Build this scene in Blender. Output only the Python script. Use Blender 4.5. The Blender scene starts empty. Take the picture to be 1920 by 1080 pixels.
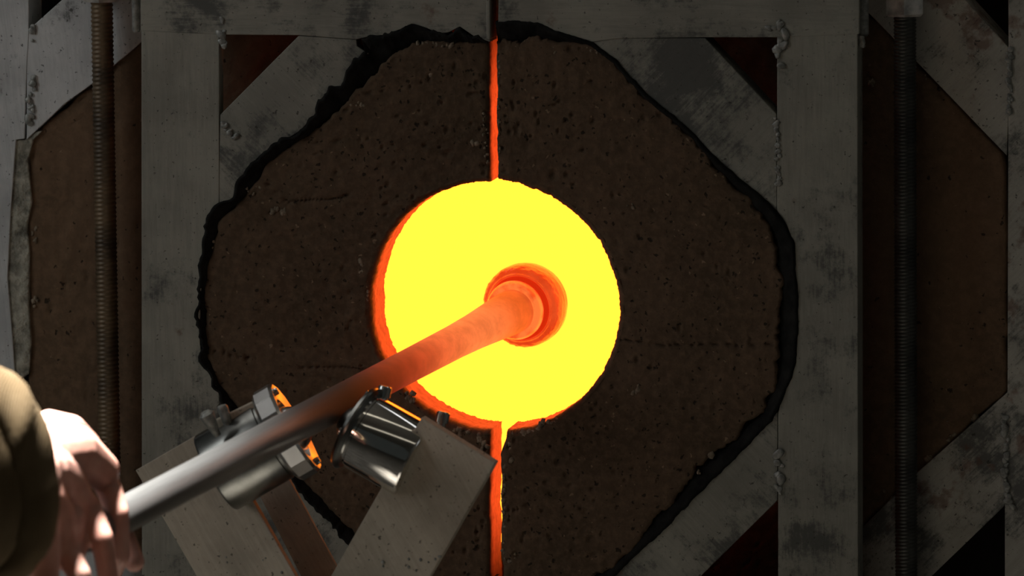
import bpy, bmesh, math, random
import numpy as np
from mathutils import Vector, Matrix, Euler

C = bpy.context.scene.collection
random.seed(7)

# ------------------------------------------------------------------ camera
SRC_W, SRC_H, FPX = 1920.0, 1080.0, 12800.0
DIST = 6.4
TARGET = Vector((0.0, 0.0, 1.2))
YAW, PITCH, ROLL = math.radians(10.5), math.radians(7.0), math.radians(0.55)
cam_loc = TARGET + DIST * Vector((math.sin(YAW) * math.cos(PITCH), -math.cos(YAW) * math.cos(PITCH), math.sin(PITCH)))
fwd = (TARGET - cam_loc).normalized()
right = fwd.cross(Vector((0, 0, 1))).normalized()
up = right.cross(fwd)
cr, sr = math.cos(ROLL), math.sin(ROLL)
CX, CY = (right * cr - up * sr), (up * cr + right * sr)
CZ = -fwd
camd = bpy.data.cameras.new('camera')
cam = bpy.data.objects.new('camera', camd)
C.objects.link(cam)
cam.matrix_world = Matrix(((CX.x, CY.x, CZ.x, cam_loc.x), (CX.y, CY.y, CZ.y, cam_loc.y),
                           (CX.z, CY.z, CZ.z, cam_loc.z), (0, 0, 0, 1)))
camd.sensor_width = 36.0
camd.lens = FPX * 36.0 / SRC_W
camd.clip_start, camd.clip_end = 0.1, 60
camd.dof.use_dof = True
camd.dof.focus_distance = DIST
camd.dof.aperture_fstop = 8.0
bpy.context.scene.camera = cam


def ray(px, py):
    return (CX * ((px - SRC_W / 2) / FPX) + CY * (-(py - SRC_H / 2) / FPX) - CZ)


def on(px, py, y):
    """world point where the sight line of a photo pixel meets the vertical plane at y"""
    d = ray(px, py)
    return cam_loc + d * ((y - cam_loc.y) / d.y)


def at(px, py, depth):
    return cam_loc + ray(px, py) * depth


def cv(x, y, z):
    return CX * x + CY * y + CZ * z


# ------------------------------------------------------------------ world, lights, exposure
S = bpy.context.scene
S.view_settings.view_transform = 'Standard'
S.view_settings.look = 'None'
S.view_settings.exposure = 0.0
S.view_settings.gamma = 1.0
S.view_settings.use_curve_mapping = False
w = bpy.data.worlds.new('world')
S.world = w
w.use_nodes = True
w.node_tree.nodes['Background'].inputs[0].default_value = (0.9, 1.0, 0.95, 1)
w.node_tree.nodes['Background'].inputs[1].default_value = 0.022


def look_rot(frm, to):
    return (Vector(to) - Vector(frm)).to_track_quat('-Z', 'Y').to_euler()


def area(name, loc, to, sx, sy, power, col):
    d = bpy.data.lights.new(name, 'AREA')
    d.shape = 'RECTANGLE'
    d.size, d.size_y = sx, sy
    d.energy = power
    d.color = col
    o = bpy.data.objects.new(name, d)
    C.objects.link(o)
    o.location = loc
    o.rotation_euler = look_rot(loc, to)
    return o


area('soft_side_light', (-2.0, -1.25, 2.1), (-0.3, 0, 1.2), 0.8, 1.1, 9.6, (0.95, 0.98, 1.0))
area('ceiling_lamp_light', (-1.7, 0.3, 3.6), (-0.2, -0.3, 1.1), 2.2, 1.3, 13, (1.0, 0.98, 0.95))
area('ceiling_lamp_light', (0.7, 1.3, 3.6), (0.0, -0.4, 1.1), 3.2, 0.14, 3.5, (0.97, 0.98, 1.0))
area('ceiling_lamp_light', (0.7, -1.3, 3.7), (0.0, -0.3, 1.2), 3.6, 0.11, 1.5, (1.0, 0.92, 0.76))
area('ceiling_lamp_light', (1.5, -3.2, 3.6), (0.0, -0.3, 1.2), 3.6, 0.14, 1.5, (1.0, 0.92, 0.76))
area('soft_side_light', (2.6, -0.9, 1.9), (0.4, 0, 1.2), 0.6, 0.9, 0.6, (0.85, 0.93, 1.0))  # faint fill added to lift the right-hand edges, not a known window
# the bench spotlight over the worker's hand
spot_d = bpy.data.lights.new('bench_spotlight', 'SPOT')
spot_d.energy = 2900
spot_d.spot_size = math.radians(17)
spot_d.spot_blend = 0.6
spot_d.shadow_soft_size = 0.2
spot_d.color = (1.0, 0.97, 0.93)
spot = bpy.data.objects.new('bench_spotlight', spot_d)
C.objects.link(spot)

# ------------------------------------------------------------------ numpy noise


def _h(ix, iy, seed):
    n = (ix.astype(np.int64) * 374761393 + iy.astype(np.int64) * 668265263 + seed * 1442695041) & 0xffffffff
    n = ((n ^ (n >> 13)) * 1274126177) & 0xffffffff
    n = n ^ (n >> 16)
    return (n & 0xffff) / 65535.0


def vnoise(x, y, seed):
    x = np.asarray(x, float); y = np.asarray(y, float)
    ix, iy = np.floor(x), np.floor(y)
    fx, fy = x - ix, y - iy
    fx = fx * fx * (3 - 2 * fx); fy = fy * fy * (3 - 2 * fy)
    a = _h(ix, iy, seed); b = _h(ix + 1, iy, seed); c = _h(ix, iy + 1, seed); d = _h(ix + 1, iy + 1, seed)
    return (a + (b - a) * fx) * (1 - fy) + (c + (d - c) * fx) * fy - 0.5


def fbm(x, y, seed, o=4):
    s = 0; a = 1.0; f = 1.0
    for k in range(o):
        s = s + a * vnoise(x * f, y * f, seed + k * 17)
        a *= 0.5; f *= 2.03
    return s


# ------------------------------------------------------------------ materials
class NT:
    def __init__(self, name):
        self.m = bpy.data.materials.new(name)
        self.m.use_nodes = True
        self.t = self.m.node_tree
        self.b = self.t.nodes['Principled BSDF']
        self.out = self.t.nodes['Material Output']

    def n(self, typ, **kw):
        nd = self.t.nodes.new(typ)
        for k, v in kw.items():
            if k in nd.inputs:
                nd.inputs[k].default_value = v
            else:
                setattr(nd, k, v)
        return nd

    def l(self, a, b):
        self.t.links.new(a, b)

    def coords(self, scale=(1, 1, 1), rot=(0, 0, 0)):
        tc = self.n('ShaderNodeTexCoord')
        r = self.n('ShaderNodeMapping', vector_type='POINT')
        r.inputs['Rotation'].default_value = rot
        mp = self.n('ShaderNodeMapping')
        mp.inputs['Scale'].default_value = scale
        self.l(tc.outputs['Object'], r.inputs[0])
        self.l(r.outputs[0], mp.inputs[0])
        return mp.outputs[0]

    def noise(self, vec, scale, detail=4, rough=0.55):
        nd = self.n('ShaderNodeTexNoise', Scale=scale, Detail=detail, Roughness=rough)
        self.l(vec, nd.inputs['Vector'])
        return nd.outputs[0]

    def ramp(self, fac, lo, hi, c0=0.0, c1=1.0):
        mr = self.n('ShaderNodeMapRange')
        mr.interpolation_type = 'SMOOTHSTEP'
        mr.inputs[1].default_value = lo; mr.inputs[2].default_value = hi
        mr.inputs[3].default_value = c0; mr.inputs[4].default_value = c1
        self.l(fac, mr.inputs[0])
        return mr.outputs[0]

    def mix(self, fac, a, b):
        mx = self.n('ShaderNodeMix', data_type='RGBA')
        for sock, v in ((mx.inputs[0], fac), (mx.inputs[6], a), (mx.inputs[7], b)):
            if isinstance(v, (int, float)):
                sock.default_value = v
            elif isinstance(v, tuple):
                sock.default_value = (*v, 1)
            else:
                self.l(v, sock)
        return mx.outputs[2]

    def math(self, op, a, b=0.0):
        m = self.n('ShaderNodeMath', operation=op)
        for s, v in ((m.inputs[0], a), (m.inputs[1], b)):
            if isinstance(v, (int, float)):
                s.default_value = v
            else:
                self.l(v, s)
        return m.outputs[0]

    def bump(self, h, strength, dist):
        b = self.n('ShaderNodeBump', Strength=strength, Distance=dist)
        self.l(h, b.inputs['Height'])
        self.l(b.outputs[0], self.b.inputs['Normal'])

    def base(self, c):
        s = self.b.inputs['Base Color']
        if isinstance(c, tuple):
            s.default_value = (*c, 1)
        else:
            self.l(c, s)

    def set(self, rough=None, metal=None, spec=None):
        if rough is not None: self.b.inputs['Roughness'].default_value = rough
        if metal is not None: self.b.inputs['Metallic'].default_value = metal
        if spec is not None: self.b.inputs['Specular IOR Level'].default_value = spec
        return self.m


def steel_mat(name, col, rot, soot=0.55, rust=0.66, tint=(0.10, 0.045, 0.025)):
    """brushed mill-scale steel; rot turns the brushing (about the door's normal)"""
    k = NT(name)
    iso = k.coords()
    st = k.coords((60, 30, 4), (0, rot, 0))
    streak = k.noise(st, 6.0, 6, 0.7)
    tone = k.noise(iso, 12.0, 6, 0.6)
    t2 = k.math('ADD', k.math('MULTIPLY', streak, 0.35), k.math('MULTIPLY', tone, 0.65))
    base = k.mix(k.ramp(t2, 0.36, 0.64), tuple(c * 0.78 for c in col), tuple(c * 1.15 for c in col))
    big = k.noise(iso, 9.0, 10, 0.74)
    brok = k.math('ADD', k.math('MULTIPLY', big, 0.80), k.math('MULTIPLY', streak, 0.20))
    base = k.mix(k.ramp(brok, soot, soot + 0.10, 0, 0.85), base, (0.05, 0.052, 0.048))
    rn = k.noise(iso, 23.0, 5, 0.6)
    base = k.mix(k.ramp(rn, rust, rust + 0.08, 0, 0.6), base, tint)
    sp = k.noise(iso, 230.0, 3, 0.6)
    base = k.mix(k.ramp(sp, 0.64, 0.70, 0, 0.8), base, (0.03, 0.026, 0.02))
    k.base(base)
    k.bump(k.math('ADD', k.math('MULTIPLY', streak, 0.35), k.noise(iso, 120, 5, 0.65)), 0.4, 0.0012)
    return k.set(0.66, 0.1, 0.3)


STEEL = (0.225, 0.218, 0.180)
M = {}
M['steel_v'] = steel_mat('steel_brushed_upright', STEEL, 0.0, 0.525)
M['steel_h'] = steel_mat('steel_brushed_level', STEEL, math.pi / 2, 0.49)
M['steel_d'] = steel_mat('steel_brushed_slant', STEEL, math.pi / 4, 0.475)
M['steel_e'] = steel_mat('steel_brushed_counterslant', STEEL, -math.pi / 4, 0.475)
M['steel_outer'] = steel_mat('steel_outer_frame', (0.43, 0.435, 0.425), 0.1, 0.57)
M['steel_outer_r'] = steel_mat('steel_outer_rusty', (0.34, 0.32, 0.275), -math.pi / 4, 0.5, 0.55, (0.12, 0.05, 0.03))
M['yoke'] = steel_mat('steel_yoke_plate', (0.37, 0.32, 0.25), math.pi / 6, 0.68, 0.76)


def refractory(name, c0, c1, hot=None):
    k = NT(name)
    iso = k.coords()
    big = k.noise(iso, 7.0, 5, 0.6)
    fine = k.noise(iso, 120.0, 4, 0.65)
    base = k.mix(k.ramp(big, 0.3, 0.72), c0, c1)
    base = k.mix(k.ramp(fine, 0.35, 0.75, 0, 0.45), base, tuple(c * 1.7 for c in c1))
    # aggregate grains, one in some cells
    wn = k.n('ShaderNodeTexNoise', Scale=190.0, Detail=3.0)
    k.l(iso, wn.inputs['Vector'])
    wob = k.n('ShaderNodeVectorMath', operation='MULTIPLY_ADD')
    k.l(wn.outputs['Color'], wob.inputs[0])
    wob.inputs[1].default_value = (0.009, 0.009, 0.009)
    k.l(iso, wob.inputs[2])

    def cells(scale, lo, hi, ch, pick):
        vo = k.n('ShaderNodeTexVoronoi', Scale=scale, Randomness=1.0)
        k.l(wob.outputs[0], vo.inputs['Vector'])
        sep = k.n('ShaderNodeSeparateColor')
        k.l(vo.outputs['Color'], sep.inputs[0])
        # cell by cell radius
        rad = k.math('MULTIPLY_ADD', sep.outputs[(ch + 1) % 3], hi - lo)
        rad.node.inputs[2].default_value = lo
        d = k.math('SUBTRACT', rad, vo.outputs['Distance'])
        return k.math('MULTIPLY', k.ramp(d, 0.0, 0.10), k.ramp(sep.outputs[ch], pick, pick + 0.04))

    grain = cells(150.0, 0.05, 0.30, 0, 0.86)
    base = k.mix(k.math('MULTIPLY', grain, 0.55), base, (0.26, 0.185, 0.12))
    pore = k.math('MAXIMUM', cells(190.0, 0.08, 0.36, 1, 0.72), cells(95.0, 0.02, 0.26, 2, 0.80))
    base = k.mix(k.math('MULTIPLY', pore, 0.8), base, (0.014, 0.012, 0.009))
    k.base(base)
    hgt = k.math('SUBTRACT', k.math('ADD', fine, k.math('MULTIPLY', grain, 0.4)), k.math('MULTIPLY', pore, 1.2))
    k.bump(hgt, 0.7, 0.0015)
    if hot:
        # glowing heat soaked in from the furnace side: rises with depth behind the face, falls off outward
        tc = k.n('ShaderNodeTexCoord')
        sx = k.n('ShaderNodeSeparateXYZ')
        k.l(tc.outputs['Object'], sx.inputs[0])
        rx = k.math('SUBTRACT', sx.outputs[0], hot[0]); rz = k.math('SUBTRACT', sx.outputs[2], hot[1])
        rr = k.math('SQRT', k.math('ADD', k.math('MULTIPLY', rx, rx), k.math('MULTIPLY', rz, rz)))
        heat = k.math('MULTIPLY', k.ramp(sx.outputs[1], 0.0045, 0.027), k.ramp(rr, 0.285, 0.18))
        heat = k.math('MULTIPLY', heat, k.ramp(fine, 0.3, 0.6, 0.8, 1.1))
        k.b.inputs['Emission Color'].default_value = (0.9, 0.072, 0.012, 1)
        k.l(k.math('MULTIPLY', heat, 0.9), k.b.inputs['Emission Strength'])
    return k.set(0.95, 0, 0.1)


_fc = on(926, 575, 0.0)
M['brick'] = refractory('castable_refractory', (0.055, 0.038, 0.023), (0.090, 0.059, 0.037), (_fc.x, _fc.z))
M['brick_outer'] = refractory('castable_refractory_outer', (0.085, 0.056, 0.033), (0.12, 0.075, 0.045))


def simple(name, col, rough, metal=0.0, spec=0.4, nscale=40, var=0.3, bump=0.3, bdist=0.001):
    k = NT(name)
    iso = k.coords()
    n = k.noise(iso, nscale, 5, 0.6)
    k.base(k.mix(k.ramp(n, 0.3, 0.7), tuple(c * (1 - var) for c in col), tuple(c * (1 + var) for c in col)))
    if bump:
        k.bump(n, bump, bdist)
    return k.set(rough, metal, spec)


M['mortar'] = simple('sooty_mortar', (0.009, 0.009, 0.008), 0.95, 0, 0.1, 70, 0.5, 0.8, 0.003)
M['putty'] = simple('pale_putty', (0.24, 0.225, 0.18), 0.95, 0, 0.1, 60, 0.6, 1.0, 0.008)
M['scale'] = simple('mineral_scale', (0.17, 0.135, 0.095), 0.95, 0, 0.1, 120, 0.4, 0.6)
M['weld'] = simple('weld_metal', (0.20, 0.20, 0.18), 0.5, 0.4, 0.5, 160, 0.4, 0.6)
M['rod_rusty'] = simple('rod_rusty_steel', (0.08, 0.052, 0.026), 0.5, 0.35, 0.5, 25, 0.6, 0.2)
M['rod_black'] = simple('rod_black_steel', (0.035, 0.035, 0.03), 0.45, 0.4, 0.5, 25, 0.6, 0.2)
M['nut'] = simple('nut_steel', (0.42, 0.41, 0.38), 0.42, 0.5, 0.5, 60, 0.4, 0.6)
M['dark_plate'] = simple('black_steel_plate', (0.012, 0.011, 0.010), 0.8, 0.2, 0.2, 12, 0.4, 0.3)  # near-black: shade of the space behind the doors put into the colour
M['chrome'] = simple('polished_chrome', (0.74, 0.72, 0.68), 0.09, 1.0, 0.5, 60, 0.05, 0.0)
M['chrome_ring'] = simple('satin_chrome', (0.72, 0.71, 0.69), 0.24, 1.0, 0.5, 60, 0.05, 0.0)
M['chrome_dark'] = simple('dark_chrome', (0.20, 0.20, 0.185), 0.28, 1.0, 0.5, 30, 0.3, 0.0)  # darker chrome for left housing, right flange and right ball
M['bolt'] = simple('bright_bolt', (0.55, 0.55, 0.53), 0.22, 1.0, 0.5, 60, 0.1, 0.0)
M['floor'] = simple('concrete_floor', (0.24, 0.225, 0.20), 0.85, 0, 0.3, 6, 0.3, 0.4, 0.004)


def emit_mat(name, col):
    m = bpy.data.materials.new(name)
    m.use_nodes = True
    t = m.node_tree
    t.nodes.clear()
    o = t.nodes.new('ShaderNodeOutputMaterial')
    e = t.nodes.new('ShaderNodeEmission')
    e.inputs[0].default_value = (*col, 1)
    t.links.new(e.outputs[0], o.inputs[0])
    return m


M['glow'] = emit_mat('white_hot_lining', (4.5, 1.02, 0.057))
M['glow_back'] = emit_mat('white_hot_back', (4.5, 1.02, 0.063))

# pipe: steel, incandescent over the last hand's breadth (object Z runs from the hot tip towards the hand)
k = NT('pipe_steel')
iso = k.coords()
st = k.coords((1, 1, 0.06))
streak = k.noise(st, 160, 4, 0.6)
mott = k.noise(iso, 42, 5, 0.65)
k.base(k.mix(k.ramp(streak, 0.3, 0.7), (0.30, 0.30, 0.29), (0.40, 0.40, 0.39)))
tc = k.n('ShaderNodeTexCoord')
sx = k.n('ShaderNodeSeparateXYZ')
k.l(tc.outputs['Object'], sx.inputs[0])
hot = k.ramp(sx.outputs[2], 0.44, 0.16, 0.0, 1.0)
heat = k.math('MULTIPLY', k.math('POWER', hot, 1.3), k.ramp(mott, 0.25, 0.8, 0.72, 1.25))
ec = k.mix(k.ramp(sx.outputs[2], 0.02, 0.10, 0, 1), (0.80, 0.105, 0.018), (0.98, 0.21, 0.06))  # brighter band behind the tip: furnace reflection put into the emission
ec = k.mix(k.ramp(sx.outputs[2], 0.10, 0.30, 0, 1), ec, (0.72, 0.065, 0.02))
k.l(ec, k.b.inputs['Emission Color'])
k.l(k.math('MULTIPLY', heat, 0.88), k.b.inputs['Emission Strength'])
scl = k.ramp(sx.outputs[2], 0.66, 0.40)
k.l(k.ramp(scl, 0, 1, 0.9, 0.12), k.b.inputs['Metallic'])
k.l(k.ramp(scl, 0, 1, 0.34, 0.6), k.b.inputs['Roughness'])
k.l(k.ramp(scl, 0, 1, 0.5, 0.15), k.b.inputs['Specular IOR Level'])
k.base(k.mix(scl, k.mix(k.ramp(streak, 0.3, 0.7), (0.30, 0.30, 0.29), (0.40, 0.40, 0.39)), (0.10, 0.07, 0.055)))
k.bump(mott, 0.15, 0.001)
M['pipe'] = k.m

k = NT('molten_glass')
iso = k.coords()
rip = k.noise(iso, 30, 4, 0.6)
wv = k.noise(k.coords((1, 1, 2.5)), 75, 3, 0.6)
k.base((0.5, 0.06, 0.01))
ec = k.mix(k.ramp(rip, 0.3, 0.7), (0.66, 0.060, 0.009), (0.84, 0.105, 0.020))
k.l(ec, k.b.inputs['Emission Color'])
k.b.inputs['Emission Strength'].default_value = 0.72
k.bump(wv, 0.35, 0.004)
M['gather'] = k.set(0.08, 0.0, 0.5)
k = NT('glass_collar')
n1 = k.noise(k.coords(), 60, 3, 0.6)
k.base((0.5, 0.08, 0.02))
k.l(k.mix(k.ramp(n1, 0.35, 0.65), (0.74, 0.085, 0.014), (0.95, 0.22, 0.045)), k.b.inputs['Emission Color'])
k.b.inputs['Emission Strength'].default_value = 0.85
k.bump(n1, 0.3, 0.003)
M['collar'] = k.set(0.1, 0.0, 0.5)
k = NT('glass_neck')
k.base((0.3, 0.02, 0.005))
k.b.inputs['Emission Color'].default_value = (0.62, 0.025, 0.003, 1)  # refraction darkness of the groove, put into a dark red glow
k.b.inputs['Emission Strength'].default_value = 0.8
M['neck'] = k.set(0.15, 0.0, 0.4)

k = NT('skin')
iso = k.coords()
n1 = k.noise(iso, 28, 5, 0.6)
k.base(k.mix(k.ramp(n1, 0.3, 0.7), (0.52, 0.25, 0.19), (0.64, 0.36, 0.29)))
k.b.inputs['Subsurface Weight'].default_value = 0.12
k.b.inputs['Subsurface Radius'].default_value = (0.012, 0.005, 0.003)
k.b.inputs['Subsurface Scale'].default_value = 0.6
k.bump(k.noise(iso, 230, 4, 0.6), 0.2, 0.0008)
M['skin'] = k.set(0.5, 0, 0.4)
M['nail'] = simple('finger_nail', (0.62, 0.40, 0.33), 0.3, 0, 0.5, 60, 0.08, 0.0)

k = NT('sleeve_cloth')
iso = k.coords()
wv = k.n('ShaderNodeTexWave', Scale=160.0, Distortion=2.0, Detail=2.0)
k.l(iso, wv.inputs['Vector'])
n1 = k.noise(iso, 14, 5, 0.6)
k.base(k.mix(k.ramp(n1, 0.3, 0.7), (0.115, 0.078, 0.038), (0.18, 0.13, 0.072)))
k.bump(k.math('ADD', k.math('MULTIPLY', wv.outputs[1], 0.4), n1), 0.4, 0.002)
M['cloth'] = k.set(0.9, 0, 0.15)

# ------------------------------------------------------------------ mesh helpers


def link(name, bm_or_me, mat, parent=None, smooth=False):
    if isinstance(bm_or_me, bmesh.types.BMesh):
        me = bpy.data.meshes.new(name)
        bmesh.ops.recalc_face_normals(bm_or_me, faces=bm_or_me.faces[:])
        bm_or_me.to_mesh(me)
        bm_or_me.free()
    else:
        me = bm_or_me
    if mat is not None:
        me.materials.append(mat)
    if smooth:
        me.polygons.foreach_set('use_smooth', [True] * len(me.polygons))
    o = bpy.data.objects.new(name, me)
    C.objects.link(o)
    if parent is not None:
        o.parent = parent
    return o


def thing(name, label, cat, loc=(0, 0, 0), group=None):
    o = bpy.data.objects.new(name, None)
    C.objects.link(o)
    o.location = loc
    o['label'] = label
    o['category'] = cat
    if group: o['group'] = group
    return o


def keep_world(o, parent):
    """parent an object whose mesh is in world coordinates to an empty that stands elsewhere"""
    o.parent = parent
    o.matrix_parent_inverse = Matrix.Translation(-Vector(parent.location))


def grid_mesh(P, closed_u=False, closed_v=False):
    """P (nu, nv, 3) -> mesh of quads"""
    nu, nv = P.shape[:2]
    me = bpy.data.meshes.new('grid')
    idx = np.arange(nu * nv).reshape(nu, nv)
    a = idx if not closed_u else np.vstack([idx, idx[:1]])
    a = a if not closed_v else np.hstack([a, a[:, :1]])
    q = np.stack([a[:-1, :-1], a[1:, :-1], a[1:, 1:], a[:-1, 1:]], -1).reshape(-1, 4)
    me.vertices.add(nu * nv)
    me.vertices.foreach_set('co', P.reshape(-1).astype(np.float32))
    me.loops.add(q.size)
    me.loops.foreach_set('vertex_index', q.reshape(-1).astype(np.int32))
    me.polygons.add(len(q))
    me.polygons.foreach_set('loop_start', np.arange(0, q.size, 4, dtype=np.int32))
    me.update(calc_edges=True)
    me.validate()
    return me


def prism_bm(pts, vec, bevel=0.0, bm=None):
    """extrude a polygon of world points along vec"""
    bm = bm or bmesh.new()
    f = [bm.verts.new(p) for p in pts]
    b = [bm.verts.new(Vector(p) + vec) for p in pts]
    bm.faces.new(f)
    bm.faces.new(b[::-1])
    n = len(pts)
    for i in range(n):
        bm.faces.new((f[i], f[(i + 1) % n], b[(i + 1) % n], b[i]))
    if bevel:
        bmesh.ops.recalc_face_normals(bm, faces=bm.faces[:])
        bmesh.ops.bevel(bm, geom=bm.edges[:], offset=bevel, segments=2, affect='EDGES', profile=0.5)
    return bm


def plane_prism(name, px, y, depth, mat, parent, bevel=0.0015):
    return link(name, prism_bm([on(a, b, y) for a, b in px], Vector((0, depth, 0)), bevel), mat, parent)


def frame_of(d):
    d = Vector(d).normalized()
    a = d.orthogonal().normalized()
    return a, d.cross(a), d


def lathe_bm(profile, org, d, seg=48, bm=None, phase=0.0, cap=True):
    """profile [(s, r)] turned about the line through org along d"""
    bm = bm or bmesh.new()
    a, b, d = frame_of(d)
    org = Vector(org)
    rings = []
    for s, r in profile:
        ring = []
        for i in range(seg):
            t = 2 * math.pi * i / seg + phase
            ring.append(bm.verts.new(org + d * s + (a * math.cos(t) + b * math.sin(t)) * max(r, 1e-5)))
        rings.append(ring)
    for p, q in zip(rings[:-1], rings[1:]):
        for i in range(seg):
            bm.faces.new((p[i], p[(i + 1) % seg], q[(i + 1) % seg], q[i]))
    if cap:
        bm.faces.new(rings[0][::-1]); bm.faces.new(rings[-1])
    return bm


def box_bm(lo, hi, bm=None, bevel=0.0):
    x0, y0, z0 = lo; x1, y1, z1 = hi
    return prism_bm([Vector((x0, y0, z0)), Vector((x1, y0, z0)), Vector((x1, y0, z1)), Vector((x0, y0, z1))],
                    Vector((0, y1 - y0, 0)), bevel, bm)


def auto_smooth(o, ang=35):
    me = o.data
    me.polygons.foreach_set('use_smooth', [True] * len(me.polygons))
    me.set_sharp_from_angle(angle=math.radians(ang))


def bead(name, path, y, r, parent, seed, mat=None):
    """a run of weld: overlapping squashed drops"""
    rnd = random.Random(seed)
    bm = bmesh.new()
    pts = [on(a, b, y) for a, b in path]
    for p, q in zip(pts[:-1], pts[1:]):
        n = max(2, int((q - p).length / (r * 0.9)))
        for i in range(n):
            c = p.lerp(q, (i + rnd.random()) / n) + Vector((rnd.uniform(-1, 1), 0.25 * r, rnd.uniform(-1, 1))) * r * 0.6
            rr = r * rnd.uniform(0.45, 1.0)
            m = Matrix.Translation(c) @ Matrix.Rotation(rnd.uniform(0, 3.1), 4, 'Y') @ Matrix.Diagonal((rnd.uniform(0.8, 1.7), 0.4, 1, 1))
            bmesh.ops.create_icosphere(bm, subdivisions=2, radius=rr, matrix=m)
    for v in bm.verts:
        g = 260
        dv = fbm(np.array([v.co.x * g]), np.array([v.co.z * g]), seed, 3)[0]
        v.co += Vector((dv, 0.6 * dv, -dv)) * r * 0.5
    return link(name, bm, mat or M['weld'], parent, True)


# ------------------------------------------------------------------ polar slabs (castable halves round a hole)
def ray_poly(org, th, poly):
    """distance from org along angle th to the polyline"""
    c, s = np.cos(th), np.sin(th)
    best = np.full(th.shape, 1e9)
    for (x0, z0), (x1, z1) in zip(poly[:-1], poly[1:]):
        ex, ez = x1 - x0, z1 - z0
        dx, dz = x0 - org[0], z0 - org[1]
        den = c * ez - s * ex
        den = np.where(np.abs(den) < 1e-12, 1e-12, den)
        t = (dx * ez - dz * ex) / den
        u = (dx * s - dz * c) / den
        ok = (t > 0) & (u >= -0.002) & (u <= 1.002)
        best = np.where(ok & (t < best), t, best)
    return best


def seg_dist(x, z, path):
    d = np.full(x.shape, 1e9)
    for (x0, z0), (x1, z1) in zip(path[:-1], path[1:]):
        ex, ez = x1 - x0, z1 - z0
        t = np.clip(((x - x0) * ex + (z - z0) * ez) / (ex * ex + ez * ez + 1e-12), 0, 1)
        d = np.minimum(d, np.hypot(x - x0 - t * ex, z - z0 - t * ez))
    return d


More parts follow.
